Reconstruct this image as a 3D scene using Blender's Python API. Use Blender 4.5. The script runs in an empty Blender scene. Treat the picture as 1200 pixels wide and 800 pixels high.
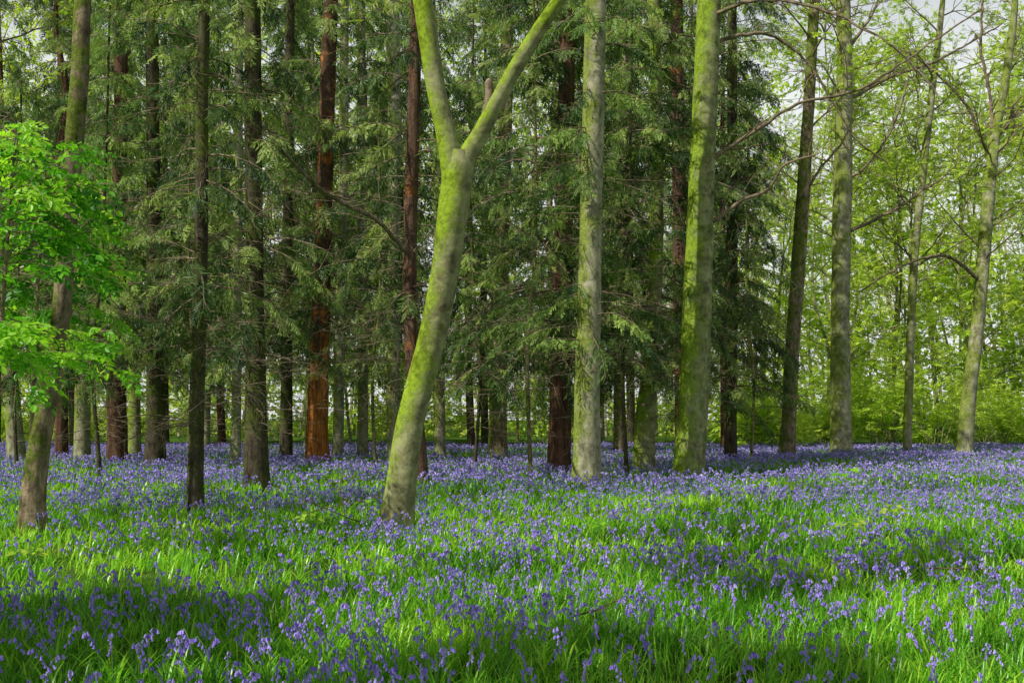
import bpy, math, random
import numpy as np
from mathutils import Vector, Matrix
rng=np.random.default_rng(11)
random.seed(5)
scene=bpy.context.scene
COL=scene.collection
F=1167.0; CH=1.6; HY=490.0
def PX(x,y,d): return np.array([(x-600)/F*d, d, CH+(HY-y)/F*d])
def nrm(a):
    a=np.asarray(a,float); return a/(np.linalg.norm(a,axis=-1,keepdims=True)+1e-9)
# ------------------------------------------------------------------ noise
_tab=rng.random((256,256))
def vnoise(x,y,s):
    x=np.asarray(x)*s+1000.3; y=np.asarray(y)*s+1000.7
    xi=np.floor(x).astype(int); yi=np.floor(y).astype(int); fx=x-xi; fy=y-yi
    fx=fx*fx*(3-2*fx); fy=fy*fy*(3-2*fy)
    g=lambda a,b:_tab[a%256,b%256]
    return (g(xi,yi)*(1-fx)+g(xi+1,yi)*fx)*(1-fy)+(g(xi,yi+1)*(1-fx)+g(xi+1,yi+1)*fx)*fy
def gz(x,y):
    x=np.asarray(x,float); y=np.asarray(y,float)
    return (vnoise(x,y,0.25)-0.5)*0.10+(vnoise(x,y,1.1)-0.5)*0.04
# ------------------------------------------------------------------ mesh builder
class MB:
    def __init__(s): s.v=[];s.t=[];s.q=[];s.tn=[];s.n=0
    def add(s,v,f,mat=0,tint=0.5):
        v=np.asarray(v,float).reshape(-1,3); f=np.asarray(f,int)
        tn=np.broadcast_to(np.asarray(tint,float),(len(v),))
        s.v.append(v); s.tn.append(tn)
        (s.t if f.shape[1]==3 else s.q).append((f+s.n,mat)); s.n+=len(v)
    def scatter(s,T,Fc,R,P,mat=0,tint=None):
        N=len(P)
        if N==0: return
        V=np.einsum('nij,vj->nvi',R,T)+P[:,None,:]
        FF=(Fc[None]+(np.arange(N)*len(T))[:,None,None]).reshape(-1,Fc.shape[1])
        tn=np.full(N,.5) if tint is None else tint
        s.add(V.reshape(-1,3),FF,mat,np.repeat(tn,len(T)))
    def mesh(s,name,mats,smooth=False):
        me=bpy.data.meshes.new(name)
        V=np.concatenate(s.v); TN=np.concatenate(s.tn)
        me.vertices.add(len(V)); me.vertices.foreach_set('co',V.astype(np.float32).ravel())
        loops=[];starts=[];mi=[];c=0
        for f,m in s.t+s.q:
            k=f.shape[1]; loops.append(f.ravel()); starts.append(c+np.arange(len(f))*k); c+=f.size; mi.append(np.full(len(f),m))
        loops=np.concatenate(loops); starts=np.concatenate(starts); mi=np.concatenate(mi)
        me.loops.add(len(loops)); me.loops.foreach_set('vertex_index',loops.astype(np.int32))
        me.polygons.add(len(starts)); me.polygons.foreach_set('loop_start',starts.astype(np.int32))
        me.polygons.foreach_set('material_index',mi.astype(np.int32))
        me.polygons.foreach_set('use_smooth',np.full(len(starts),smooth))
        for m in mats: me.materials.append(m)
        a=me.attributes.new('tint','FLOAT','POINT'); a.data.foreach_set('value',TN.astype(np.float32))
        me.update(calc_edges=True)
        return me
def frames(d,n,sc):
    d=nrm(d); n=np.asarray(n,float); x=nrm(np.cross(d,n)); z=np.cross(x,d)
    return np.stack([x,d,z],axis=-1)*np.asarray(sc,float).reshape(-1,1,1)
def tube(mb,pts,rad,sides=6,mat=0,tint=.5,flare=0,rough=0,seed=0):
    pts=np.asarray(pts,float); rad=np.asarray(rad,float); k=len(pts)
    tg=nrm(np.gradient(pts,axis=0))
    ref=np.eye(3)[np.argmin(np.abs(tg.mean(0)))]
    a=nrm(np.cross(tg,ref)); b=np.cross(tg,a)
    th=np.arange(sides)/sides*2*math.pi
    r=np.repeat(rad[:,None],sides,1)
    if rough:
        ph=seed*1.7
        zz=pts[:,2][:,None]
        r=r*(1+rough*(np.sin(th*2+zz*.8+ph)+.6*np.sin(th*3-zz*1.7+ph*2)+.5*np.sin(zz*4.1+th+ph)+.35*np.sin(th*5+zz*6+ph)))
    if flare:
        zz=np.maximum(pts[:,2][:,None]-pts[0,2],0)
        r=r*(1+flare*np.exp(-zz/.32)*(1+.45*np.sin(th*5+seed)))
    V=pts[:,None]+r[...,None]*(np.cos(th)[None,:,None]*a[:,None]+np.sin(th)[None,:,None]*b[:,None])
    i=np.arange(k-1)[:,None]*sides; j=np.arange(sides)[None]; j2=(j+1)%sides
    Fq=np.stack([i+j,i+j2,i+sides+j2,i+sides+j],-1).reshape(-1,4)
    mb.add(V.reshape(-1,3),Fq,mat,tint)
def resample(pts,rad,step):
    pts=np.asarray(pts,float); rad=np.asarray(rad,float)
    P=np.vstack([2*pts[0]-pts[1],pts,2*pts[-1]-pts[-2]]); out=[];ro=[]
    for i in range(1,len(P)-2):
        L=np.linalg.norm(P[i+1]-P[i]); n=max(2,int(L/step))
        for t in np.arange(n)/n:
            out.append(.5*((2*P[i])+(-P[i-1]+P[i+1])*t+(2*P[i-1]-5*P[i]+4*P[i+1]-P[i+2])*t*t+(-P[i-1]+3*P[i]-3*P[i+1]+P[i+2])*t**3))
            ro.append(rad[i-1]*(1-t)+rad[i]*t)
    out.append(pts[-1]); ro.append(rad[-1])
    return np.array(out),np.array(ro)
# ------------------------------------------------------------------ materials
def newmat(name):
    m=bpy.data.materials.new(name); m.use_nodes=True; nt=m.node_tree; nt.nodes.clear()
    return m,nt,nt.nodes,nt.links
def ramp(N,stops):
    r=N.new('ShaderNodeValToRGB'); e=r.color_ramp.elements
    while len(e)<len(stops): e.new(.5)
    for i,(p,c) in enumerate(stops): e[i].position=p; e[i].color=(*c,1)
    return r
def leafmat(name,stops,trans=.4,gloss=.05,grough=.4):
    m,nt,N,L=newmat(name)
    a=N.new('ShaderNodeAttribute'); a.attribute_name='tint'
    r=ramp(N,stops); L.new(a.outputs['Fac'],r.inputs[0])
    d=N.new('ShaderNodeBsdfDiffuse'); t=N.new('ShaderNodeBsdfTranslucent')
    L.new(r.outputs[0],d.inputs[0])
    sc=N.new('ShaderNodeVectorMath'); sc.operation='MULTIPLY'; sc.inputs[1].default_value=(1.35,1.35,.8) if 'bell' not in name else (1.1,1.0,1.2)
    L.new(r.outputs[0],sc.inputs[0]); L.new(sc.outputs[0],t.inputs[0])
    m1=N.new('ShaderNodeMixShader'); m1.inputs[0].default_value=trans; L.new(d.outputs[0],m1.inputs[1]); L.new(t.outputs[0],m1.inputs[2])
    out=m1
    if gloss>0:
        gl=N.new('ShaderNodeBsdfGlossy'); gl.inputs['Roughness'].default_value=grough
        m2=N.new('ShaderNodeMixShader'); m2.inputs[0].default_value=gloss; L.new(m1.outputs[0],m2.inputs[1]); L.new(gl.outputs[0],m2.inputs[2]); out=m2
    o=N.new('ShaderNodeOutputMaterial'); L.new(out.outputs[0],o.inputs[0])
    return m
def barkmat(name,c1,c2,moss,mossamt,scale,bump=.4,dist=.03,blotch=.7,soft=.13,spot=.55,zfade=None,zr=(-.10,.05),side=.0,mdark=.45):
    m,nt,N,L=newmat(name)
    tc=N.new('ShaderNodeTexCoord'); mp=N.new('ShaderNodeMapping'); mp.inputs['Scale'].default_value=scale; L.new(tc.outputs['Object'],mp.inputs[0])
    n1=N.new('ShaderNodeTexNoise'); n1.inputs['Scale'].default_value=1; n1.inputs['Detail'].default_value=8; n1.inputs['Roughness'].default_value=.7; n1.inputs['Distortion'].default_value=.5; L.new(mp.outputs[0],n1.inputs['Vector'])
    r=ramp(N,[(.36,c1),(.62,c2)]); L.new(n1.outputs[0],r.inputs[0])
    n2=N.new('ShaderNodeTexNoise'); n2.inputs['Scale'].default_value=blotch; n2.inputs['Detail'].default_value=7; n2.inputs['Roughness'].default_value=.75; L.new(tc.outputs['Object'],n2.inputs['Vector'])
    src=n2.outputs[0]
    if zfade:
        sx=N.new('ShaderNodeSeparateXYZ'); L.new(tc.outputs['Object'],sx.inputs[0])
        mz=N.new('ShaderNodeMapRange'); mz.inputs[1].default_value=zfade[0]; mz.inputs[2].default_value=zfade[1]; mz.inputs[3].default_value=zr[0]; mz.inputs[4].default_value=zr[1]; L.new(sx.outputs[2],mz.inputs[0])
        ad0=N.new('ShaderNodeMath'); L.new(src,ad0.inputs[0]); L.new(mz.outputs[0],ad0.inputs[1]); src=ad0.outputs[0]
    if side:
        gg=N.new('ShaderNodeNewGeometry'); sx=N.new('ShaderNodeSeparateXYZ'); L.new(gg.outputs['Normal'],sx.inputs[0])
        mm=N.new('ShaderNodeMath'); mm.operation='MULTIPLY_ADD'; mm.inputs[1].default_value=-side; L.new(sx.outputs[0],mm.inputs[0]); L.new(src,mm.inputs[2]); src=mm.outputs[0]  # more moss toward the left, painting the trunk's lit side into the colour
    mr=N.new('ShaderNodeMapRange'); mr.inputs[1].default_value=.62-mossamt*.35; mr.inputs[2].default_value=.62+soft-mossamt*.35; L.new(src,mr.inputs[0])
    mx=N.new('ShaderNodeMix'); mx.data_type='RGBA'; L.new(mr.outputs[0],mx.inputs[0]); L.new(r.outputs[0],mx.inputs[6])
    n3=N.new('ShaderNodeTexNoise'); n3.inputs['Scale'].default_value=16; n3.inputs['Detail'].default_value=6; n3.inputs['Roughness'].default_value=.75; L.new(tc.outputs['Object'],n3.inputs['Vector'])
    rm=ramp(N,[(.36,tuple(c*mdark for c in moss)),(.6,moss)]); L.new(n3.outputs[0],rm.inputs[0]); L.new(rm.outputs[0],mx.inputs[7])
    mp2=N.new('ShaderNodeMapping'); mp2.inputs['Scale'].default_value=(2.6,2.6,1.9); L.new(tc.outputs['Object'],mp2.inputs[0])
    n4=N.new('ShaderNodeTexNoise'); n4.inputs['Scale'].default_value=1.6; n4.inputs['Detail'].default_value=7; n4.inputs['Roughness'].default_value=.7; L.new(mp2.outputs[0],n4.inputs['Vector'])
    mr4=N.new('ShaderNodeMapRange'); mr4.inputs[1].default_value=.36; mr4.inputs[2].default_value=.52; mr4.inputs[3].default_value=spot; mr4.inputs[4].default_value=1; L.new(n4.outputs[0],mr4.inputs[0])
    vs=N.new('ShaderNodeVectorMath'); vs.operation='SCALE'; L.new(mx.outputs[2],vs.inputs[0]); L.new(mr4.outputs[0],vs.inputs['Scale'])
    b=N.new('ShaderNodeBump'); b.inputs['Strength'].default_value=bump; b.inputs['Distance'].default_value=dist
    ad=N.new('ShaderNodeMath'); ad.operation='ADD'; L.new(n1.outputs[0],ad.inputs[0]); L.new(n3.outputs[0],ad.inputs[1]); L.new(ad.outputs[0],b.inputs['Height'])
    p=N.new('ShaderNodeBsdfDiffuse'); p.inputs['Roughness'].default_value=.1
    L.new(vs.outputs[0],p.inputs[0]); L.new(b.outputs[0],p.inputs['Normal'])
    o=N.new('ShaderNodeOutputMaterial'); L.new(p.outputs[0],o.inputs[0]); return m
B={}
B['beech']=barkmat('mossy_beech_bark',(.13,.12,.06),(.36,.36,.18),(.29,.41,.035),.62,(3.5,3.5,4),.5,.025,1.2,.2,side=.17,spot=.5,mdark=.5,zfade=(.3,1.8),zr=(-.16,0))
B['beech2']=barkmat('green_grey_beech_bark',(.13,.13,.06),(.35,.36,.18),(.27,.39,.04),.58,(3.5,3.5,4),.45,.025,1.4,.2,side=.17,spot=.5,mdark=.5)
B['pale']=barkmat('pale_grey_green_bark',(.17,.165,.10),(.44,.42,.28),(.27,.33,.07),.46,(6,6,4),.4,.02,1.4,side=.12)
B['grey']=barkmat('grey_brown_bark',(.11,.085,.06),(.44,.34,.22),(.20,.25,.05),.45,(9,9,2.6),.9,.05,2.2,.08,spot=.4,side=.08)
B['red']=barkmat('orange_red_fissured_bark',(.14,.05,.02),(.76,.29,.07),(.13,.085,.055),.62,(11,11,.9),.9,.06,1.3,zfade=(1.5,5.5),zr=(-.20,.05))
B['rust']=barkmat('brown_bark_with_rusty_patches',(.06,.04,.028),(.20,.125,.085),(.46,.17,.05),.24,(11,11,1.0),.9,.05,1.2)
B['darkred']=barkmat('brown_fissured_bark',(.05,.03,.02),(.18,.10,.065),(.14,.12,.05),.25,(11,11,1.0),.9,.05,.8)
B['dark']=barkmat('dark_conifer_bark',(.035,.028,.02),(.12,.10,.07),(.11,.14,.03),.48,(12,12,3),.7,.04,1.4)
B['twig']=barkmat('twig_bark',(.10,.08,.055),(.34,.26,.18),(.18,.18,.07),.3,(9,9,9),.3,.01)
B['orange_twig']=barkmat('warm_twig_bark',(.09,.06,.04),(.22,.14,.09),(.15,.13,.05),.2,(9,9,9),.3,.01)
M_conif=leafmat('conifer_foliage',[(0,(.03,.07,.025)),(.5,(.12,.20,.055)),(1,(.36,.46,.13))],.4,.015,.45)
M_cedar=leafmat('light_conifer_foliage',[(0,(.04,.09,.03)),(.5,(.155,.27,.06)),(1,(.40,.53,.13))],.44,.015,.45)
M_leaf=leafmat('spring_leaf',[(0,(.16,.29,.02)),(.5,(.39,.57,.05)),(1,(.62,.74,.12))],.52,.01)
M_lleaf=leafmat('bright_green_leaf',[(0,(.04,.18,.01)),(.5,(.15,.46,.02)),(1,(.37,.66,.045))],.52,.02)
M_grass=leafmat('strap_leaf_green',[(0,(.045,.19,.012)),(.5,(.21,.56,.025)),(1,(.52,.78,.06))],.48,.03,.35)
M_bell=leafmat('bluebell_petal',[(0,(.17,.105,.49)),(.5,(.36,.245,.81)),(1,(.66,.54,.97))],.35,.02)
M_stem=leafmat('bluebell_stem',[(0,(.06,.18,.03)),(.5,(.15,.30,.07)),(1,(.17,.22,.20))],.2,.02)
# ------------------------------------------------------------------ world/camera/sun
w=bpy.data.worlds.new("World"); scene.world=w; w.use_nodes=True
nt=w.node_tree; bg=nt.nodes['Background']; WN=nt.nodes; WL=nt.links
sky=WN.new('ShaderNodeTexSky'); sky.sky_type='NISHITA'; sky.sun_disc=False
EL=math.radians(44); AB=math.radians(36); sdir=nrm(np.array([-math.cos(AB),-math.sin(AB),0.0]))
AZ=math.atan2(sdir[0],sdir[1])
sky.sun_elevation=EL; sky.sun_rotation=AZ; sky.air_density=1.0; sky.dust_density=1.5; sky.ozone_density=1.0
wt=WN.new('ShaderNodeTexCoord'); ws=WN.new('ShaderNodeSeparateXYZ'); WL.new(wt.outputs['Generated'],ws.inputs[0])
wm=WN.new('ShaderNodeMapRange'); wm.inputs[1].default_value=.3; wm.inputs[2].default_value=.52; wm.inputs[3].default_value=.95; wm.inputs[4].default_value=.0; WL.new(ws.outputs[2],wm.inputs[0])
wn=WN.new('ShaderNodeTexNoise'); wn.inputs['Scale'].default_value=4; wn.inputs['Detail'].default_value=6; WL.new(wt.outputs['Generated'],wn.inputs['Vector'])
wr=WN.new('ShaderNodeMapRange'); wr.inputs[1].default_value=.35; wr.inputs[2].default_value=.6; wr.inputs[3].default_value=.85; wr.inputs[4].default_value=1; WL.new(wn.outputs[0],wr.inputs[0])
wx=WN.new('ShaderNodeMath'); wx.operation='MULTIPLY'; WL.new(wm.outputs[0],wx.inputs[0]); WL.new(wr.outputs[0],wx.inputs[1])
wc=WN.new('ShaderNodeMix'); wc.data_type='RGBA'; wc.inputs[7].default_value=(13.5,13.9,13.8,1); WL.new(wx.outputs[0],wc.inputs[0]); WL.new(sky.outputs[0],wc.inputs[6])
WL.new(wc.outputs[2],bg.inputs[0]); bg.inputs[1].default_value=.07
sl=bpy.data.lights.new('sun','SUN'); sl.energy=5.0; sl.angle=math.radians(.5); sl.color=(1,.96,.86)
so=bpy.data.objects.new('sun',sl); COL.objects.link(so)
sv=Vector((sdir[0]*math.cos(EL),sdir[1]*math.cos(EL),math.sin(EL)))
so.rotation_euler=(sv).to_track_quat('Z','Y').to_euler(); so.location=sv*60
cam=bpy.data.cameras.new('camera'); cam.lens=35; cam.sensor_width=36; cam.shift_y=.075; cam.clip_end=2000
co=bpy.data.objects.new('camera',cam); co.location=(0,0,CH); co.rotation_euler=(math.pi/2,0,0); COL.objects.link(co); scene.camera=co
scene.view_settings.view_transform='Standard'; scene.view_settings.look='None'; scene.view_settings.exposure=0
# ------------------------------------------------------------------ ground
def ground():
    mb=MB()
    xs=np.concatenate([[-600,-300,-150],np.linspace(-70,70,200),[150,300,600]]); ys=np.concatenate([[-300,-100,-30],np.linspace(-10,90,180),[150,300,600,900]])
    X,Y=np.meshgrid(xs,ys); Z=gz(X,Y)
    V=np.stack([X,Y,Z],-1).reshape(-1,3); nx=len(xs); ny=len(ys)
    i=np.arange(ny-1)[:,None]*nx; j=np.arange(nx-1)[None]
    Fq=np.stack([i+j,i+j+1,i+nx+j+1,i+nx+j],-1).reshape(-1,4); mb.add(V,Fq)
    m,nt,N,L=newmat('woodland_floor')
    g=N.new('ShaderNodeNewGeometry'); n=N.new('ShaderNodeTexNoise'); n.inputs['Scale'].default_value=1.2; n.inputs['Detail'].default_value=10; n.inputs['Roughness'].default_value=.7; L.new(g.outputs['Position'],n.inputs['Vector'])
    r=ramp(N,[(.35,(.03,.06,.01)),(.55,(.07,.14,.02)),(.75,(.13,.12,.04))]); L.new(n.outputs[0],r.inputs[0])
    b=N.new('ShaderNodeBump'); b.inputs['Distance'].default_value=.05; L.new(n.outputs[0],b.inputs['Height'])
    p=N.new('ShaderNodeBsdfDiffuse'); L.new(r.outputs[0],p.inputs[0]); L.new(b.outputs[0],p.inputs['Normal'])
    o=N.new('ShaderNodeOutputMaterial'); L.new(p.outputs[0],o.inputs[0])
    ob=bpy.data.objects.new('ground',mb.mesh('ground',[m],True)); COL.objects.link(ob)
    ob['kind']='structure'; ob['label']='flat woodland floor of soil, moss and leaf litter'; ob['category']='ground'
ground()
# ------------------------------------------------------------------ templates
LEAF_V=np.array([[0,0,0],[.27,.28,.05],[.26,.66,.05],[0,1,-.05],[-.26,.66,.05],[-.27,.28,.05]],float)
LEAF_F=np.array([[0,1,2,3],[0,3,4,5]])
def spray_template(n=9,L=1.0,ls=.2,seed=0,tw=.4):
    r=np.random.default_rng(seed); V=[];Fc=[]
    for i in range(n):
        t=(i+.6)/n; side=1 if i%2 else -1
        ang=side*(.9+.3*r.random()) if i<n-1 else 0
        d=np.array([math.sin(ang),math.cos(ang),-.15-.3*r.random()])
        nn=np.array([tw*2*(r.random()-.5),tw*2*(r.random()-.5),1])
        R=frames(d[None],nn[None],[ls*(.8+.4*r.random())])[0]
        V.append(LEAF_V@R.T+np.array([0,t*L*.85,-.12*t*t])); Fc.append(LEAF_F+6*i)
    return np.concatenate(V),np.concatenate(Fc)
def frond_template(n=9,seed=0):
    r=np.random.default_rng(seed); V=[];Fc=[];k=0
    for i in range(n):
        t=(i+.5)/n; base=np.array([0,t,-.22*t*t])
        for s in (-1,1):
            l=.42*(1-t*.7)*(.7+.6*r.random()); a=.85-.25*t+.3*r.normal()
            d=np.array([s*math.sin(a),math.cos(a),-.22-.35*r.random()]); tip=base+d*l
            wd=.024+.011*r.random(); p=np.array([math.cos(a)*s,-math.sin(a),r.normal(0,.5)])*wd
            mid=base+d*l*.45
            V+= [base,mid+p,tip,mid-p]; Fc.append([k,k+1,k+2,k+3]); k+=4
    return np.array(V),np.array(Fc)
FR=[frond_template(9,s) for s in range(4)]
# ------------------------------------------------------------------ organic generators
def tubes_twigs(mb,p0,d,L,r,rr,ntw,droop=.2,sides=4,tint=.5,upend=.0):
    k=7; pts=[np.array(p0,float)]; d=nrm(d)
    for i in range(k-1):
        d=nrm(d+np.array([rr.normal(0,.10),rr.normal(0,.10),rr.normal(0,.06)-droop/k+upend*(i/k)]))
        pts.append(pts[-1]+d*L/(k-1))
    pts=np.array(pts); rad=np.linspace(r,r*.25,k); tube(mb,pts,rad,sides,tint=tint)
    for j in range(ntw):
        t=rr.uniform(.2,.98)*(k-1); i=int(t); b=pts[i]*(1-(t-i))+pts[min(i+1,k-1)]*(t-i)
        dd=nrm(nrm(pts[min(i+1,k-1)]-pts[i-1 if i else 0])+rr.normal(0,.6,3)+np.array([0,0,-.15])); l=L*rr.uniform(.12,.34)
        m=b+dd*l*.5+rr.normal(0,.03*L,3)*.5; e=b+nrm(dd+rr.normal(0,.25,3))*l
        tube(mb,[b,m,e],[r*.4,r*.28,r*.12],3,tint=tint)
    return pts
def conifer(center,z0,z1,rmax,nb,seed,dead=18,dz=(1.5,4),density=1.25,fs=(.27,.52),droop=1.05):
    rr=np.random.default_rng(seed); bm=MB(); cm=MB(); K=len(FR)
    Ps=[[] for _ in range(K)];Ds=[[] for _ in range(K)];Ns=[[] for _ in range(K)];Ss=[[] for _ in range(K)];Ts=[[] for _ in range(K)]
    for b in range(nb):
        z=z0+(z1-z0)*rr.random(); c=center(z); az=rr.uniform(0,2*math.pi)
        h=(z-z0)/(z1-z0); L=rmax*(1.0-.4*h)*rr.uniform(.45,1.15)
        d=np.array([math.cos(az),math.sin(az),rr.uniform(-.25,.5)])
        pts=tubes_twigs(bm,c,d,L,.010+.007*L,rr,5,droop=droop*rr.uniform(.6,1.5),sides=3)
        bt=rr.beta(.9,1.1); n=max(4,int(L/.12*density)); start=rr.uniform(.1,.4)
        for q in range(n):
            t=start+(1-start)*(q+rr.random())/n; t=min(t,.99); u=t*(len(pts)-1); i=int(u)
            pos=pts[i]*(1-(u-i))+pts[i+1]*(u-i); tg=nrm(pts[i+1]-pts[i]); sd=nrm(np.cross(tg,[0,0,1])); s=1 if q%2 else -1
            dd=tg*rr.uniform(.3,.9)+s*sd*rr.uniform(.3,1.0)+np.array([0,0,-rr.uniform(.0,1.2)])
            k=rr.integers(K)
            Ps[k].append(pos);Ds[k].append(dd);Ns[k].append(np.array([rr.normal(0,.7),rr.normal(0,.7),1]))
            Ss[k].append(rr.uniform(*fs)*(1.2-.4*t)*(.8+.1*rmax)); Ts[k].append(np.clip(bt+rr.normal(0,.18),0,1))
    for k in range(K):
        if Ps[k]: cm.scatter(FR[k][0],FR[k][1],frames(np.array(Ds[k]),np.array(Ns[k]),Ss[k]),np.array(Ps[k]),0,np.array(Ts[k]))
    for b in range(dead):
        z=rr.uniform(*dz); c=center(z); az=rr.uniform(0,2*math.pi)
        tubes_twigs(bm,c,[math.cos(az),math.sin(az),rr.uniform(-.1,.3)],rr.uniform(.7,2.4),.012,rr,9,droop=.5,upend=.1,sides=3)
    return bm,cm
SPR=[spray_template(9,1,.30,s,.6) for s in range(3)]
class LeafSet:
    def __init__(s): s.P=[];s.D=[];s.N=[];s.S=[];s.T=[]
    def put(s,p,d,n,sc,t): s.P.append(p);s.D.append(d);s.N.append(n);s.S.append(sc);s.T.append(t)
    def flush(s,mb,tm):
        if not s.P: return
        P=np.array(s.P);D=np.array(s.D);Nn=np.array(s.N);S=np.array(s.S);T=np.array(s.T)
        k=np.arange(len(P))%len(tm)
        for i in range(len(tm)):
            m=k==i
            if m.any(): mb.scatter(tm[i][0],tm[i][1],frames(D[m],Nn[m],S[m]),P[m],0,T[m])
def grow(bm,ls,p,d,L,r,lev,maxl,rr,nch=4,spr=5,ss=.35,bt=.5,flat=.15):
    k=5; pts=[np.array(p,float)]; d=nrm(d)
    for i in range(k-1):
        d=nrm(d+rr.normal(0,.13,3)+np.array([0,0,.05 if lev<2 else -.02])); pts.append(pts[-1]+d*L/(k-1))
    pts=np.array(pts); tube(bm,pts,np.linspace(r,r*.45,k),6 if lev==0 else (4 if lev==1 else 3))
    if lev<maxl:
        for c in range(nch):
            t=rr.uniform(.3,1) if c else 1.0; u=min(t*(k-1),k-1.001); i=int(u); pos=pts[i]*(1-(u-i))+pts[i+1]*(u-i)
            ra=rr.normal(0,1,3); ra-=ra.dot(d)*d; ra=nrm(ra); a=rr.uniform(.4,.95) if c else .25
            dd=d*math.cos(a)+ra*math.sin(a); dd[2]*=(1-flat*lev)
            grow(bm,ls,pos,dd,L*rr.uniform(.5,.75),r*.5,lev+1,maxl,rr,nch,spr,ss,bt,flat)
    if lev>=maxl-0:
        for q in range(spr):
            u=rr.uniform(.2,.999)*(k-1); i=min(int(u),k-2); pos=pts[i]*(1-(u-i))+pts[i+1]*(u-i)
            dd=d+rr.normal(0,.7,3); dd[2]=dd[2]*.5-.1
            ls.put(pos,dd,np.array([rr.normal(0,.5),rr.normal(0,.5),1]),ss*rr.uniform(.7,1.3),np.clip(bt+rr.normal(0,.2),0,1))
# ------------------------------------------------------------------ tree assembly
def mkroot(name,loc,label,cat,group=None):
    e=bpy.data.objects.new(name,None); e.empty_display_size=.3; e.location=loc; COL.objects.link(e)
    e['label']=label; e['category']=cat
    if group: e['group']=group
    return e
def part(name,me,root,label=None):
    o=bpy.data.objects.new(name,me); COL.objects.link(o); o.parent=root
    if label: o['label']=label
    return o
def centerf(pts):
    z=pts[:,2]
    def c(h): return np.array([np.interp(h,z,pts[:,0]),np.interp(h,z,pts[:,1]),h])
    return c
pl=[]
def tree(px,d,bark,label,H=16,crown=None,limbs=(),seed=0,flare=.3,name='tree',cat='tree',sides=16,rough=.03,wf=.95,**kw):
    root_xy=PX(px[0][0],0,d)[:2]; org=np.array([root_xy[0],root_xy[1],float(gz(*root_xy))])
    pl.append((org[0],org[1]))
    if H and crown=='conifer': H=min(H,.42*d+4.2)
    rr=np.random.default_rng(seed+500)
    pts=[];rad=[]
    for i,(x,y,wd) in enumerate(px):
        p=PX(x,y,d)-org
        if i==0: p[2]=-.12
        pts.append(p); rad.append(wd*wf/2/F*d)
    if H and pts[-1][2]<H:
        last=pts[-1]; dr=nrm(pts[-1]-pts[-2]); dr=nrm(dr*np.array([.6,.6,1]))
        rest=H-last[2]; n=3
        for i in range(1,n+1):
            pts.append(last+dr*rest*i/n+np.array([rr.normal(0,.12),rr.normal(0,.12),0])*min(1,rest/3)); rad.append(rad[len(px)-1]*(1-.75*i/n))
    pts,rad=resample(pts,rad,.22)
    tm=MB(); tube(tm,pts,rad,sides,flare=flare,rough=rough,seed=seed)
    cf=centerf(pts)
    root=mkroot(name,org,label,cat,kw.get('group'))
    ends=[]
    for lm in limbs:
        lp=[];lr=[]
        for j,q in enumerate(lm):
            p=PX(q[0],q[1],d+(q[3] if len(q)>3 else 0))-org; lp.append(p); lr.append(q[2]*wf/2/F*d)
        lp,lr=resample(lp,lr,.2); thick=lr[0]>.14
        if not thick and len(lm)>3 and lm[0][2]<11:
            lr=lr*.62; lp=lp+rr.normal(0,.014,lp.shape)
            for j in range(3,len(lp)-1,2):
                dd=nrm(nrm(lp[j+1]-lp[j])+rr.normal(0,.6,3)); l=rr.uniform(.3,1.5); e=lp[j]+dd*l
                tube(tm,[lp[j],lp[j]+dd*l*.5+rr.normal(0,.05,3),e],[lr[j]*.45,lr[j]*.3,.005],3,1)
                for _ in range(2): tube(tm,[lp[j]+dd*l*.6,lp[j]+dd*l*.6+nrm(dd+rr.normal(0,.7,3))*l*.5],[lr[j]*.25,.004],3,1)
        tube(tm,lp,lr,12 if thick else 6,0 if thick else 1,rough=rough,seed=seed+3)
        ends.append((lp[-1],nrm(lp[-1]-lp[-2]),lr[-1]))
    bm=None;cm=None;cmat=None
    if crown=='conifer':
        a=dict(z0=2.6,z1=H*.98,rmax=2.6,nb=85,dead=18); a.update({k:v for k,v in kw.items() if k in('z0','z1','rmax','nb','dead','dz','density','fs')})
        bm,cm=conifer(cf,seed=seed,**a); cmat=kw.get('cmat',M_conif)
    elif crown=='broad':
        bm=MB(); cm=MB(); ls=LeafSet(); zc=kw.get('z0',8)
        for i in range(kw.get('nl',8)):
            z=rr.uniform(zc,H*.97); az=rr.uniform(0,6.283); grow(bm,ls,cf(z),[math.cos(az),math.sin(az),rr.uniform(.3,.9)],kw.get('LL',2.6)*rr.uniform(.7,1.2),.04,0,2,rr,spr=kw.get('spr',4),ss=kw.get('ss',.3),bt=.6)
        for (e,dd,r) in ends[:2]:
            if kw.get('growends'):
                for _ in range(2): grow(bm,ls,e,nrm(dd*.3+rr.normal(0,.25,3)+np.array([0,0,1.2])),2.0,r*.8,0,2,rr,spr=4,ss=.3)
        ls.flush(cm,SPR); cmat=kw.get('cmat',M_leaf)
    elif crown=='twigs':
        bm=MB()
        for i in range(kw.get('dead',18)):
            z=rr.uniform(*kw.get('dz',(2,11))); az=rr.uniform(0,6.283); tubes_twigs(bm,cf(z),[math.cos(az),math.sin(az),.2],rr.uniform(.8,2.6),.014,rr,9,droop=.4)
    part('trunk',tm.mesh('trunk',[B[bark],B['twig']],True),root)
    if bm and bm.v: part('branch',bm.mesh('branch',[B['twig']],True),root)
    if cm and cm.v: part('crown',cm.mesh('crown',[cmat]),root)
    return root
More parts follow.
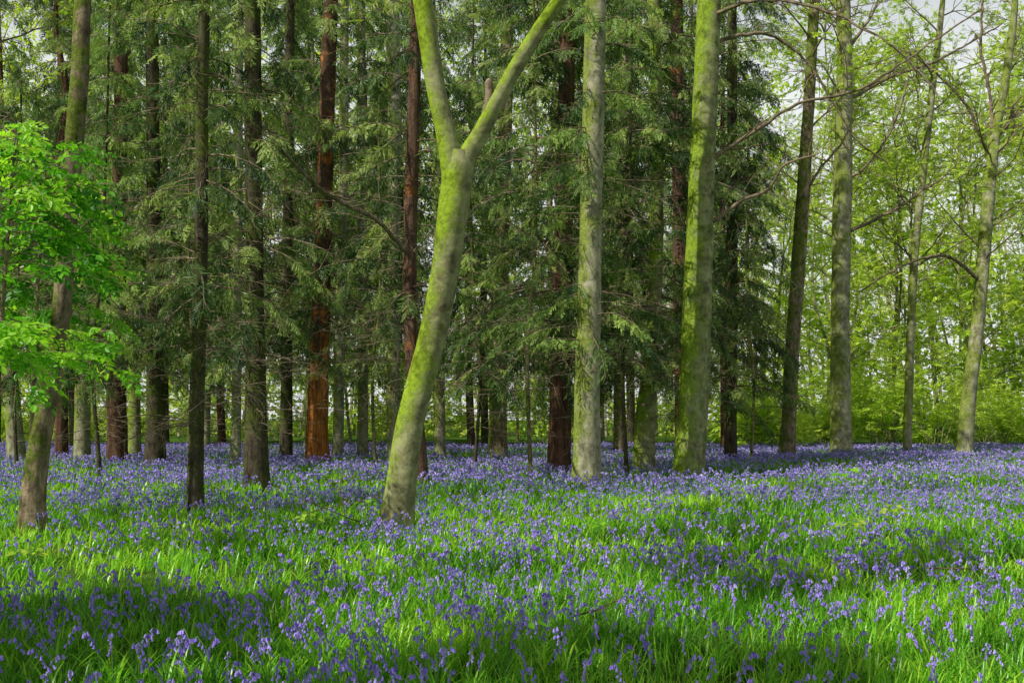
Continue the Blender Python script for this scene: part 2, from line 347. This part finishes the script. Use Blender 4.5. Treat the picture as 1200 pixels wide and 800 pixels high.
tree([(463,612,42),(470,570,38),(480,500,36),(497,430,36),(512,370,37),(524,300,38),(532,240,41),(537,200,40),(538,178,30)],13.7,'beech',
 'leaning mossy green beech forking into two limbs, standing in bluebells',H=None,seed=1,crown='broad',nl=0,z0=9,growends=True,sides=24,wf=.9,
 limbs=[[(534,235,34),(529,190,31),(521,150,27),(512,110,26),(503,50,26),(495,0,25),(488,-60,22),(480,-150,18),(470,-300,14)],
        [(536,230,32),(547,185,27),(561,160,24),(582,120,21),(610,70,20),(635,30,19),(655,0,17),(690,-60,14),(715,-150,12),(730,-300,10)],
        [(566,150,16),(573,120,12),(573,97,11),(573,92,3)]])
tree([(35,612,32),(40,570,29),(48,510,26),(58,455,23),(70,380,22),(78,290,21),(84,200,21),(92,100,21),(97,0,20)],13.5,'grey','brown and grey tree with rough lit bark at the base',H=14,crown='broad',z0=11,nl=3,seed=2,flare=.4,rough=.05)
tree([(228,585,20),(230,500,18),(233,400,17),(236,250,16),(237,100,15),(240,0,13)],16.3,'dark','slender dark conifer with dead twigs',H=13,crown='conifer',z0=3.6,rmax=1.7,nb=44,dead=64,dz=(1.2,7),seed=3)
tree([(301,558,31),(300,500,27),(299,400,24),(297,200,21),(296,0,19)],22,'dark','dark moss-covered conifer trunk with short dead twigs',H=16,crown='conifer',z0=3.2,rmax=2.5,nb=68,dead=52,dz=(1.5,7),seed=4)
tree([(371,535,29),(373,450,25),(378,300,21),(384,100,19),(388,0,17)],33,'red','conifer with bright orange red fissured bark',H=21,crown='conifer',z0=4.8,rmax=2.4,nb=80,dead=34,dz=(3,10),seed=5)
tree([(396,530,14),(398,400,13),(402,200,12),(404,0,10)],37,'pale','thin pale green trunk beside the orange barked conifer',H=18,crown='twigs',seed=6)
tree([(462,530,17),(461,400,17),(462,200,16),(462,100,17),(458,0,17)],34,'pale','pale straight trunk behind the forked beech',H=19,crown='broad',z0=13,nl=4,seed=7)
tree([(492,562,24),(486,470,19),(480,330,18),(484,150,16),(489,0,14)],22,'rust','brown conifer trunk with rusty patches beside the forked beech',H=16,crown='conifer',z0=3.8,rmax=2.2,nb=66,dead=42,dz=(2,7),seed=8,
 limbs=[[(480,300,9),(440,257,8,-1.5),(400,238,7,-3),(365,212,6,-4),(330,176,5,-5)]])
tree([(583,533,24),(584,450,22),(587,300,20),(592,150,17),(595,0,15)],39,'grey','grey brown trunk among drooping conifer boughs',H=24,crown='conifer',z0=3.6,rmax=3.0,nb=105,dead=30,dz=(2,6),seed=9,cmat=M_cedar)
tree([(655,547,30),(657,450,27),(660,300,24),(664,100,20),(666,0,18)],27.6,'darkred','dark red brown conifer close beside a pale trunk',H=19,crown='conifer',z0=3.1,rmax=3.3,nb=108,dead=48,dz=(2,7),seed=10,cmat=M_cedar)
tree([(687,560,36),(688,480,31),(691,330,29),(695,150,27),(698,0,25)],23.3,'pale','pale grey green trunk with a swollen mossy foot',H=17,crown='conifer',z0=3.3,rmax=2.3,nb=52,dead=52,dz=(2.5,8),seed=11,flare=.4,cmat=M_cedar)
tree([(754,545,27),(757,480,24),(764,420,20),(768,350,17),(770,200,16),(768,60,14),(766,0,13)],28,'beech2','leaning moss covered trunk under conifer boughs',H=19,crown='conifer',z0=3.0,rmax=3.0,nb=92,dead=34,seed=12)
tree([(800,540,20),(800,450,20),(797,300,18),(794,100,16),(793,0,15)],33,'rust','reddish conifer trunk behind a large beech',H=21,crown='conifer',z0=3,rmax=3.1,nb=98,dead=24,seed=13)
tree([(807,555,40),(811,500,38),(815,420,36),(818,330,34),(822,220,33),(827,100,30),(831,0,28)],26,'beech2','tall straight mossy green beech with long bare limbs',H=18,crown='broad',z0=15,nl=3,seed=14,sides=24,flare=.22,
 limbs=[[(824,192,9),(875,160,8,-.3),(935,122,6,-.5),(1000,108,5,-.8),(1070,65,4,-1),(1150,10,3,-1)],
        [(820,275,9),(862,240,8,-.3),(905,218,6,-.6),(915,196,5,-.7),(960,180,3,-1)],
        [(829,50,9),(900,40,7,.4),(950,80,5,.6),(1005,165,4,.8),(1040,190,3,1)],
        [(828,20,9),(890,0,7,-1),(960,10,6,-2),(1040,50,4,-3),(1100,110,3,-3.5)]])
tree([(856,535,16),(857,400,15),(858,200,13),(858,0,11)],35,'dark','dark conifer trunk hung with dense boughs',H=20,crown='conifer',z0=2.0,rmax=3.4,nb=125,dead=20,seed=15)
tree([(922,533,20),(926,450,18),(935,320,17),(943,200,16),(948,120,14),(955,0,12)],37,'grey','grey brown tree with slightly curved trunk',H=20,crown='broad',z0=10,nl=10,seed=16,spr=4,
 limbs=[[(941,230,7),(960,200,5,.5),(985,170,4,1),(1000,140,2,1.5)]])
tree([(986,530,27),(985,470,24),(985,350,23),(988,200,22),(990,80,19),(988,0,16)],40,'pale','tall pale grey ash tree with fine bare branches',H=22,crown='broad',z0=9,nl=16,seed=17,spr=3,ss=.25,
 limbs=[[(990,120,8),(1040,92,6,.5),(1100,70,5,1),(1175,28,3,1.4)],[(987,275,8),(1030,255,6,-.5),(1065,236,4,-1),(1090,215,3,-1)],[(992,60,8),(1020,20,6,0),(1040,-30,4,0),(1050,-60,3,0)],[(985,215,7),(1020,190,5,-.5),(1050,140,4,-.8),(1065,90,3,-1)]])
tree([(1063,522,11),(1066,430,10),(1072,300,10),(1083,190,9),(1097,70,8),(1105,0,6)],42,'pale','slender leaning young tree with pale bark',H=20,crown='broad',z0=7,nl=15,seed=18,LL=2.2,spr=4,ss=.26)
tree([(1129,532,20),(1136,460,17),(1147,370,16),(1156,260,15),(1166,160,13),(1176,110,10),(1186,40,9),(1190,0,7)],40,'pale','leaning pale grey tree with spreading thin upper limbs',H=21,crown='broad',z0=7,nl=16,seed=19,spr=4,ss=.26,
 limbs=[[(1164,175,8),(1160,110,7),(1150,60,6),(1152,0,4)],[(1166,165,8),(1195,130,7,.4),(1230,100,5,.8),(1260,80,4,1)],[(1158,180,8),(1130,120,6,-.5),(1090,80,5,-1),(1060,60,3,-1)],[(1150,330,8),(1110,300,6,-.8),(1060,310,5,-1.6),(1010,340,3,-2)]])
tree([(20,532,22),(14,470,19),(7,400,18),(0,300,16),(-6,200,14)],35,'pale','pale trunk leaning outward among bluebells',H=18,crown='broad',z0=7,nl=8,seed=20)
tree([(96,535,20),(97,450,18),(99,300,16),(100,100,14),(101,0,12)],34,'pale','pale green trunk at the wood edge',H=18,crown='twigs',seed=21)
tree([(137,535,24),(137,430,21),(140,250,18),(142,0,15)],33,'darkred','dark brown conifer trunk with hanging foliage',H=20,crown='conifer',z0=3.6,rmax=3.1,nb=100,dead=30,seed=22,cmat=M_cedar)
tree([(158,535,15),(157,430,14),(153,300,13),(150,100,12)],36,'beech2','thin yellow green mossy trunk',H=18,crown='twigs',seed=23)
tree([(182,535,26),(182,430,21),(180,250,17),(178,0,14)],30,'dark','stout brown trunk beneath hanging cedar boughs',H=20,crown='conifer',z0=3.4,rmax=3.0,nb=105,dead=30,seed=24,cmat=M_cedar)
tree([(276,540,13),(277,450,12),(279,200,11),(280,0,10)],31,'pale','thin pale trunk beside a mossy dark trunk',H=17,crown='twigs',seed=25)
tree([(335,532,16),(336,430,14),(338,200,12),(340,0,10)],36,'dark','dark conifer with many fine dead twigs',H=21,crown='conifer',z0=3.8,rmax=2.9,nb=88,dead=54,dz=(1.5,9),seed=26)
tree([(425,530,14),(425,430,13),(424,200,12),(423,0,10)],38,'pale','slim pale trunk between conifers',H=22,crown='conifer',z0=4.4,rmax=2.8,nb=86,dead=44,dz=(1.5,9),seed=27)
tree([(516,530,14),(515,430,13),(513,200,12)],38,'pale','slim pale trunk glimpsed behind a beech',H=22,crown='conifer',z0=4.2,rmax=2.8,nb=85,dead=34,seed=28,cmat=M_cedar)
tree([(72,532,15),(72,400,14),(70,200,12)],37,'darkred','narrow dark brown trunk',H=19,crown='conifer',z0=4,rmax=2.8,nb=85,dead=24,seed=29)
tree([(725,530,14),(726,400,13),(730,200,12)],40,'grey','slim grey trunk behind conifer boughs',H=23,crown='conifer',z0=3.2,rmax=3.2,nb=95,dead=24,seed=30)
# unseen beeches added left of the view to cast shade on the ground
for (X,Y,s,L,zs,nl,H) in [(-10.5,.2,41,1.9,(7.5,10.5),8,12),(-9.8,2.6,42,2.0,(13,16),4,17.5),(-15.5,10.5,43,2.2,(8,12),4,14)]:
    root=mkroot('tree',(X,Y,0),'tall beech added out of view to shade the bluebells','tree')
    rr=np.random.default_rng(s); pts=np.array([[0,0,-.1],[.1,0,3],[.0,.1,6],[.2,.1,H*.7],[.3,0,H]]); p2,r2=resample(pts,[.18,.16,.14,.10,.05],.3)
    tm=MB(); tube(tm,p2,r2,14,flare=.35,rough=.03,seed=s); bm=MB(); cm=MB(); ls=LeafSet(); cf=centerf(p2)
    for i in range(nl):
        az=rr.uniform(0,6.283); grow(bm,ls,cf(rr.uniform(*zs)),[math.cos(az),math.sin(az),rr.uniform(.1,.6)],L*rr.uniform(.7,1.1),.06,0,2,rr,spr=10 if s==41 else 7,ss=.55 if s==41 else .42)
    ls.flush(cm,SPR)
    part('trunk',tm.mesh('trunk',[B['beech2']],True),root); part('branch',bm.mesh('branch',[B['twig']],True),root); part('crown',cm.mesh('crown',[M_lleaf]),root)
# ------------------------------------------------------------------ background variants
def copyset(meshes,loc,rot,sc,label,cat,name,group):
    r=mkroot(name,loc,label,cat,group); r.rotation_euler=(0,0,rot); r.scale=(sc,sc,sc)
    for n,me in meshes: part(n,me,r)
    return r
def bgconifer(seed,bark,mat,H=24,rb=.2,R=3.2,nb=150,fs=(.38,.7),z0=4.0,dead=44,dz=(1.2,8),density=.9):
    rr=np.random.default_rng(seed); pts=np.array([[0,0,-.1],[rr.normal(0,.2),0,H*.25],[rr.normal(0,.3),0,H*.5],[rr.normal(0,.2),0,H]])
    p,r=resample(pts,[rb,rb*.9,rb*.7,.03],.5); tm=MB(); tube(tm,p,r,10,flare=.3,rough=.03,seed=seed)
    bm,cm=conifer(centerf(p),z0,H,R,nb,seed,dead=dead,dz=dz,fs=fs,density=density)
    return [('trunk',tm.mesh('trunk',[B[bark]],True)),('branch',bm.mesh('branch',[B['twig']],True)),('crown',cm.mesh('crown',[mat]))]
def bgbroad(seed,bark,nl=24,z0=1.2,mat=M_leaf,H=21,spr=5,ss=.4):
    rr=np.random.default_rng(seed); pts=np.array([[0,0,-.1],[rr.normal(0,.4),0,5],[rr.normal(0,.9),0,10],[rr.normal(0,1.2),0,H]])
    p,r=resample(pts,[.12,.10,.08,.02],.5); tm=MB(); tube(tm,p,r,8,flare=.3,rough=.03,seed=seed); cf=centerf(p)
    bm=MB();cm=MB();ls=LeafSet()
    for i in range(nl):
        z=z0+(H-z0)*rr.random(); az=rr.uniform(0,6.283); grow(bm,ls,cf(z),[math.cos(az),math.sin(az),rr.uniform(.1,.8)],rr.uniform(1.8,3.2),.05,0,2,rr,spr=spr if z<12 else spr-1,ss=ss if z<10 else ss*.8,bt=rr.uniform(.3,1))
    ls.flush(cm,SPR)
    return [('trunk',tm.mesh('trunk',[B[bark]],True)),('branch',bm.mesh('branch',[B['pale']],True)),('crown',cm.mesh('crown',[mat]))]
CV=[bgconifer(60,'dark',M_conif),bgconifer(61,'pale',M_cedar),bgconifer(62,'darkred',M_cedar)]
YV=[bgconifer(65,'dark',M_cedar,13,.06,2.2,85,(.27,.5),2.8,34,(1,5),1.2),bgconifer(66,'grey',M_conif,12,.055,2.1,78,(.27,.5),3.0,36,(1,6),1.2)]
BV=[bgbroad(70,'pale'),bgbroad(71,'grey',26),bgbroad(72,'pale',22),bgbroad(73,'pale',18,3)]
def shrub(seed,H,mat):
    rr=np.random.default_rng(seed); bm=MB();cm=MB();ls=LeafSet()
    for i in range(9):
        az=rr.uniform(0,6.283); grow(bm,ls,[rr.normal(0,.15),rr.normal(0,.15),-.05],[math.cos(az)*.6,math.sin(az)*.6,1],H*rr.uniform(.4,.65),.02,0,2,rr,nch=4,spr=4,ss=.34,bt=rr.uniform(.3,1))
    ls.flush(cm,SPR)
    return [('stem',bm.mesh('stem',[B['pale']],True)),('foliage',cm.mesh('foliage',[mat]))]
SV=[shrub(80,3.0,M_leaf),shrub(81,3.8,M_leaf),shrub(82,2.2,M_leaf),shrub(83,5.5,M_leaf)]
rr=np.random.default_rng(99)
def place(n,y0,y1,p0,p1,mind):
    out=[];tries=0
    while len(out)<n and tries<4000:
        tries+=1; y=rr.uniform(y0,y1); px=rr.uniform(p0,p1); x=(px-600)/F*y
        if all((x-a)**2+(y-b)**2>mind**2 for a,b in pl): pl.append((x,y)); out.append((x,y))
    return out
for i,(px,d) in enumerate([(118,26),(225,29),(556,31),(622,26),(735,26.5),(880,34),(20,29),(440,31)]):
    copyset(YV[i%2],((px-600)/F*d,d,0),i*1.3,rr.uniform(.8,1.1),'slender young conifer with drooping feathery sprays','tree','young_conifer','young conifers among the taller trunks')
for x,y in place(24,42,60,-150,850,3.5):
    copyset(CV[rr.integers(3)],(x,y,0),rr.uniform(0,6.28),(.42*y+rr.uniform(2.5,5))/24,'tall conifer with drooping feathery boughs','tree','conifer_tree','conifers of the wood')
for x,y in place(36,55,86,870,1380,3.0):
    copyset(BV[rr.integers(4)],(x,y,0),rr.uniform(0,6.28),rr.uniform(.75,1.25),'young broadleaf tree in fresh yellow green leaf','tree','broadleaf_tree','young broadleaf trees in spring leaf')
for x,y in place(10,66,84,-150,880,4):
    copyset(BV[rr.integers(4)],(x,y,0),rr.uniform(0,6.28),rr.uniform(.8,1.2),'young broadleaf tree in fresh yellow green leaf','tree','broadleaf_tree','young broadleaf trees in spring leaf')
for x,y in place(30,47,74,-120,900,2.2)+place(34,47,62,860,1380,2.0):
    copyset(SV[rr.integers(4)],(x,y,0),rr.uniform(0,6.28),rr.uniform(.45,1.35),'woodland shrub with small fresh leaves','shrub','shrub','shrubs under the trees')
# far wood as a thin leafy sheet, sloped back so sunlight reaches every height
def farwood():
    mb=MB(); n=125000
    x=rr.uniform(-100,100,n); z=rr.uniform(0,1,n)**1.15*62
    y=90+z*.7+rr.uniform(-1,1,n)*(1.2+4*vnoise(x,z,.25))
    k=.6*vnoise(x,z*1.2,.2)+.4*vnoise(x+30,z+7,.7); right=np.clip((x-12)/15,0,1)
    keep=k>(.26+.002*z+right*(.02+.0045*z))
    x,y,z=x[keep],y[keep],z[keep]; N=len(x)
    d=rr.normal(0,1,(N,3)); nn=rr.normal(0,1,(N,3))+np.array([-.5,-.5,.8]); S=rr.uniform(.3,.72,N)
    mb.scatter(LEAF_V,LEAF_F,frames(d,nn,S),np.stack([x,y,z],-1),0,np.clip(.1+1.1*vnoise(x,z,.35)+rr.normal(0,.15,N),0,1))
    for i in range(220):
        X=rr.uniform(-95,95);Y=rr.uniform(86,96); h=rr.uniform(14,36); p=[[X,Y,0],[X+rr.normal(0,.5),Y+h*.1,h*.4],[X+rr.normal(0,1.5),Y+h*.4,h]]
        tube(mb,p,[.16,.12,.04],5,1)
        for j in range(8):
            t=rr.uniform(.4,1); q=np.array(p[1])*(1-t)+np.array(p[2])*t; e=q+np.array([rr.normal(0,2),rr.normal(0,1),rr.uniform(.5,3)]); tube(mb,[q,(q+e)/2+rr.normal(0,.2,3),e],[.05,.035,.01],3,1)
    ob=bpy.data.objects.new('distant_woodland',mb.mesh('distant_woodland',[M_leaf,B['pale']])); COL.objects.link(ob); ob['kind']='stuff'
    ob['label']='distant wood of young trees in spring leaf'; ob['category']='woodland'
farwood()
# ------------------------------------------------------------------ near leafy sapling at the edge
def sapling(px,d,H,nb,seed,mat,label,zlo=1.6,rl=(1.1,2.0)):
    rr=np.random.default_rng(seed); org=PX(px,0,d); org[2]=0; root=mkroot('sapling',org,label,'sapling')
    pts=np.array([[0,0,-.1],[.05,0,H*.4],[.15,.05,H*.8],[.25,0,H]]); p,r=resample(pts,[.035,.028,.02,.006],.2); tm=MB(); tube(tm,p,r,8,rough=.03); cf=centerf(p)
    bm=MB();cm=MB();ls=LeafSet()
    for i in range(nb):
        z=rr.uniform(zlo,H); az=rr.uniform(0,6.283); L=rr.uniform(*rl)*(1.15-.5*z/H)
        pts=tubes_twigs(bm,cf(z),[math.cos(az),math.sin(az),rr.uniform(-.1,.7)],L,.009,rr,3,droop=rr.uniform(.3,1)); bt=rr.uniform(0,1)
        for q in range(int(L*11)):
            u=rr.uniform(.15,.999)*6; k=min(int(u),5); pos=pts[k]*(1-(u-k))+pts[k+1]*(u-k); tg=nrm(pts[k+1]-pts[k]); sd=np.cross(tg,[0,0,1])*(1 if q%2 else -1)
            ls.put(pos,tg*.7+sd*rr.uniform(.4,1)+np.array([0,0,rr.uniform(-.9,.25)]),np.array([rr.normal(0,.6),rr.normal(-.3,.5),1]),rr.uniform(.22,.4),np.clip(bt+rr.normal(0,.25),0,1))
    ls.flush(cm,[spray_template(8,1,.27,s,.8) for s in (5,6,7)])
    part('stem',tm.mesh('stem',[B['twig']],True),root); part('branch',bm.mesh('branch',[B['twig']],True),root); part('foliage',cm.mesh('foliage',[mat]),root)
sapling(-8,11,4.8,50,201,M_lleaf,'leafy beech sapling with layered bright green sprays',1.95)
sapling(35,14.8,5.5,42,202,M_lleaf,'bright green leafy sapling behind a rough barked tree',2.5,(.9,1.9))
# ------------------------------------------------------------------ bluebells
def bell(seg,sides,L,r):
    prof=[(0,.25),(-.25,.75),(-.75,.7),(-1,1.15)] if seg==3 else [(0,.3),(-1,1.15)]
    V=[];Fc=[]
    for i,(z,q) in enumerate(prof):
        for j in range(sides):
            a=j/sides*6.283; V.append([math.cos(a)*q*r,math.sin(a)*q*r,z*L])
    for i in range(len(prof)-1):
        for j in range(sides): Fc.append([i*sides+j,i*sides+(j+1)%sides,(i+1)*sides+(j+1)%sides,(i+1)*sides+j])
    return np.array(V),np.array(Fc)
def rot(ax,a): return np.array(Matrix.Rotation(a,3,ax))
def bluebell(seed,lod):
    r=np.random.default_rng(seed); H=r.uniform(.28,.4)
    k={0:7,1:4,2:3}[lod]; t=np.linspace(0,1,k); bend=r.uniform(.04,.09)
    path=np.stack([bend*t**3,0.01*np.sin(t*3),H*(t-.06*t**6)],-1); path=np.vstack([path,path[-1]+[.02,0,-.012]])
    sm=MB(); fm=MB(); lm=MB()
    rad={0:.0028,1:.004,2:.006}[lod]; tube(sm,path,np.linspace(rad,rad*.5,len(path)),4 if lod==0 else 3,tint=.5)
    nb={0:9,1:7,2:5}[lod]; sc={0:1.0,1:1.2,2:1.7}[lod]
    Vb,Fb=bell(3 if lod==0 else 1,6 if lod==0 else (4 if lod==1 else 3),.019*sc,.0072*sc)
    for i in range(nb):
        f=.58+.44*(i+r.random()*.5)/nb; z=min(f,1); p=np.array([np.interp(z,np.linspace(0,1,len(path)),path[:,c]) for c in range(3)])
        R=rot('Z',r.uniform(-1.4,1.4)+(0 if i%3 else 2.2))@rot('Y',-r.uniform(.25,.8)*(1.1-.5*f))
        off=R@np.array([.0,0,-.004])+np.array([R[0,2],R[1,2],0])*-.016
        fm.add(Vb@R.T+p+off,Fb,0,float(np.clip(.5+r.normal(0,.2),0,1)))
        if lod==0: tube(sm,[p,p+off*.6+[0,0,.004],p+off],[.0012]*3,3,tint=.9)
    return sm,fm,lm
def strap_leaf(mb,r,L,w,az,lean,tint,n=5):
    t=np.linspace(0,1,n); d=np.array([math.cos(az),math.sin(az),0]); s=np.array([-math.sin(az),math.cos(az),0])
    c=d[None]*(lean*L*t**1.5)[:,None]+np.array([0,0,1])[None]*(L*(t-.45*lean*t**2.6))[:,None]
    ww=w*np.sin(np.clip(t*.85+.15,0,1)*math.pi)**.6*.5; ww[-1]=.0005
    V=np.concatenate([c-s*ww[:,None],c+s*ww[:,None]]); i=np.arange(n-1)
    mb.add(V,np.stack([i,i+1,i+1+n,i+n],-1),0,tint)
NEARM=[]
for v in range(6):
    sm,fm,lm=bluebell(300+v,0); r_=np.random.default_rng(v)
    for q in range(6): strap_leaf(lm,r_,r_.uniform(.2,.33),.012,r_.uniform(0,6.28),r_.uniform(.3,.9),float(r_.uniform(.3,.9)))
    NEARM.append([('stem',sm.mesh('stem',[M_stem],True)),('flower_head',fm.mesh('flower_head',[M_bell],True)),('leaf',lm.mesh('leaf',[M_grass],True))])
def pts_area(dens,y0,y1,thr,seed,marg=.60,con=2.2):
    r=np.random.default_rng(seed); W=marg*y1+1.2; n=int(dens*2*W*(y1-y0)); x=r.uniform(-W,W,n); y=r.uniform(y0,y1,n)
    m=np.abs(x)<marg*y+1.2; x,y=x[m],y[m]
    k=.4*vnoise(x,y,.45)+.35*vnoise(x+50,y,1.6)+.25*vnoise(x+20,y+9,4); m=r.random(len(x))<np.clip((k-thr)*con+.45,.1,1); return x[m],y[m],r
x,y,r=pts_area(50,4.7,9,.5,1,con=2.2); o=np.argsort(y+.0*x); x=x[o];y=y[o]
inview=np.abs(x)<(.515*y+.05); idx=np.where(inview)[0][:300]; ind=np.zeros(len(x),bool); ind[idx]=True
for i in idx:
    copyset(NEARM[int(r.integers(6))],(x[i],y[i],float(gz(x[i],y[i]))),r.uniform(0,6.28),r.uniform(.75,1.2),'bluebell with nodding violet blue bells','flower','bluebell','bluebells growing through the grass')
car=MB()
def lodscatter(x,y,lod,r,seed,smul=1.0):
    for v in range(5):
        sm,fm,lm=bluebell(seed+v,lod); m=np.arange(len(x))%5==v; n=m.sum()
        a=r.uniform(0,6.28,n); s=r.uniform(.7,1.2,n)*smul; tl=r.normal(0,.12,(n,2))
        d=np.stack([-np.sin(a),np.cos(a),0*a],-1); nn=np.stack([tl[:,0],tl[:,1],np.ones(n)],-1); R=frames(d,nn,s); P=np.stack([x[m],y[m],gz(x[m],y[m])],-1)
        pt=r.normal(0,.2,n)
        for mb,mi in ((sm,0),(fm,1)):
            T=np.concatenate(mb.v); Fc=np.concatenate([f for f,_ in mb.q]); tn=np.concatenate(mb.tn)
            V=np.einsum('nij,vj->nvi',R,T)+P[:,None]
            FF=(Fc[None]+(np.arange(n)*len(T))[:,None,None]).reshape(-1,4)
            car.add(V.reshape(-1,3),FF,mi,np.clip(tn[None]+pt[:,None],0,1).ravel())
lodscatter(x[~ind],y[~ind],0,r,400)
x,y,r=pts_area(64,9,20,.5,2,con=3.0); lodscatter(x,y,1,r,410)
x,y,r=pts_area(42,20,52,.46,3,con=4.0); lodscatter(x,y,2,r,420,1.05)
ob=bpy.data.objects.new('bluebell_carpet',car.mesh('bluebell_carpet',[M_stem,M_bell])); COL.objects.link(ob); ob['kind']='stuff'; ob['label']='dense carpet of violet bluebells under the trees'; ob['category']='flowers'
gm=MB()
def grass(dens,y0,y1,seed,L,w,n,tuft=6):
    x,y,r=pts_area(dens/tuft,y0,y1,.35,seed); x=np.repeat(x,tuft)+r.normal(0,.035,len(x)*tuft); y=np.repeat(y,tuft)+r.normal(0,.035,len(y)*tuft); N=len(x)
    for v in range(8):
        t=MB(); strap_leaf(t,r,1.0,w/L,0.0,r.uniform(.25,.95),0.5,n)
        m=np.arange(N)%8==v; k=m.sum(); a=r.uniform(0,6.28,k); s=L*r.uniform(.5,1.3,k)
        d=np.stack([-np.sin(a),np.cos(a),0*a],-1); nn=np.stack([r.normal(0,.2,k),r.normal(0,.2,k),np.ones(k)],-1)
        tn=np.clip(.15+.7*vnoise(x[m],y[m],.8)+r.normal(0,.24,k),0,1)
        gm.scatter(t.v[0],t.q[0][0],frames(d,nn,s),np.stack([x[m],y[m],gz(x[m],y[m])],-1),0,tn)
grass(1000,4.3,9,11,.21,.0085,5); grass(440,9,20,12,.22,.014,4); grass(130,20,54,13,.24,.033,3)
ob=bpy.data.objects.new('grass',gm.mesh('grass',[M_grass],True)); COL.objects.link(ob); ob['kind']='stuff'; ob['label']='lush bright green strap leaves and grass between bluebells'; ob['category']='grass'
def lobed():
    V=[[0,0,0]];n=15; prof=[.35,.62,.5,.8,.6,.75,.85,1.05,.85,.75,.6,.8,.5,.62,.35]
    for i in range(n):
        a=math.radians(-140+280*i/(n-1)); V.append([math.sin(a)*prof[i]*.62,math.cos(a)*prof[i]*.75+.1,.10*abs(math.sin(a))-.06*prof[i]])
    return np.array(V),np.array([[0,i+1,i+2] for i in range(n-1)])
LV,LF=lobed()
def seedling(px,d,h,nl,ls_,seed,mat):
    """a short stem whose upper part fans into a low, nearly level layer of lobed leaves"""
    rr=np.random.default_rng(seed); X=(px-600)/F*d; root=mkroot('seedling',(X,d,float(gz(X,d))),'young sycamore seedling with broad lobed green leaves','plant','sycamore seedlings among the bluebells')
    sm=MB();fm=MB(); tube(sm,[[0,0,0],[.015,0,h*.5],[0,.01,h]],[.007,.006,.004],6)
    for i in range(nl):
        z=h*(.86+.14*(i%3)/2); a=i*2.4+rr.uniform(0,.5); rad=ls_*rr.uniform(.5,1.9)
        d3=np.array([math.cos(a),math.sin(a),0]); b=np.array([0,0,z-.03]); e=b+d3*rad+np.array([0,0,.03])
        tube(sm,[b,(b+e)/2+[0,0,.02],e],[.0035,.003,.002],4)
        fm.scatter(LV,LF,frames(np.array([[d3[0],d3[1],-.3]]),np.array([[rr.normal(0,.25),rr.normal(-.15,.2),1]]),[ls_*rr.uniform(.7,1.15)]),e[None],0,np.array([rr.uniform(.35,1)]))
    part('stem',sm.mesh('stem',[M_stem],True),root); part('leaf',fm.mesh('leaf',[mat],True),root)
for a in [(905,8.6,.42,6,.10,1,M_lleaf),(1000,11,.50,11,.085,2,M_leaf),(1045,12,.56,14,.085,3,M_leaf),(990,13,.95,11,.11,4,M_lleaf),(30,6.3,.37,8,.07,5,M_lleaf),(610,6.1,.34,7,.065,6,M_lleaf),(430,12.5,.55,11,.09,7,M_lleaf),(357,11.5,.46,9,.085,8,M_leaf),(35,9,.42,8,.075,9,M_leaf),(700,11,.44,9,.08,10,M_lleaf)]: seedling(*a)
for (px,d,L,s,az,el) in [(430,13.5,1.6,1,2.9,.35),(360,15,1.8,2,.3,.25),(405,14.2,1.4,3,1.9,.8),(1090,9.5,.7,4,.1,.05),(670,7.2,.6,5,.4,.1)]:
    rr=np.random.default_rng(s+900); X=(px-600)/F*d; bm=MB(); tubes_twigs(bm,[0,0,.05],[math.cos(az),math.sin(az),el],L,.008,rr,14,droop=.1)
    ob=bpy.data.objects.new('fallen_branch',bm.mesh('fallen_branch',[B['orange_twig']],True)); ob.location=(X,d,.12); COL.objects.link(ob); ob['label']='dead twiggy brown branch lying in the bluebells'; ob['category']='branch'; ob['group']='dead branches on the ground'
print('VERTS',sum(len(m.vertices) for m in bpy.data.meshes))
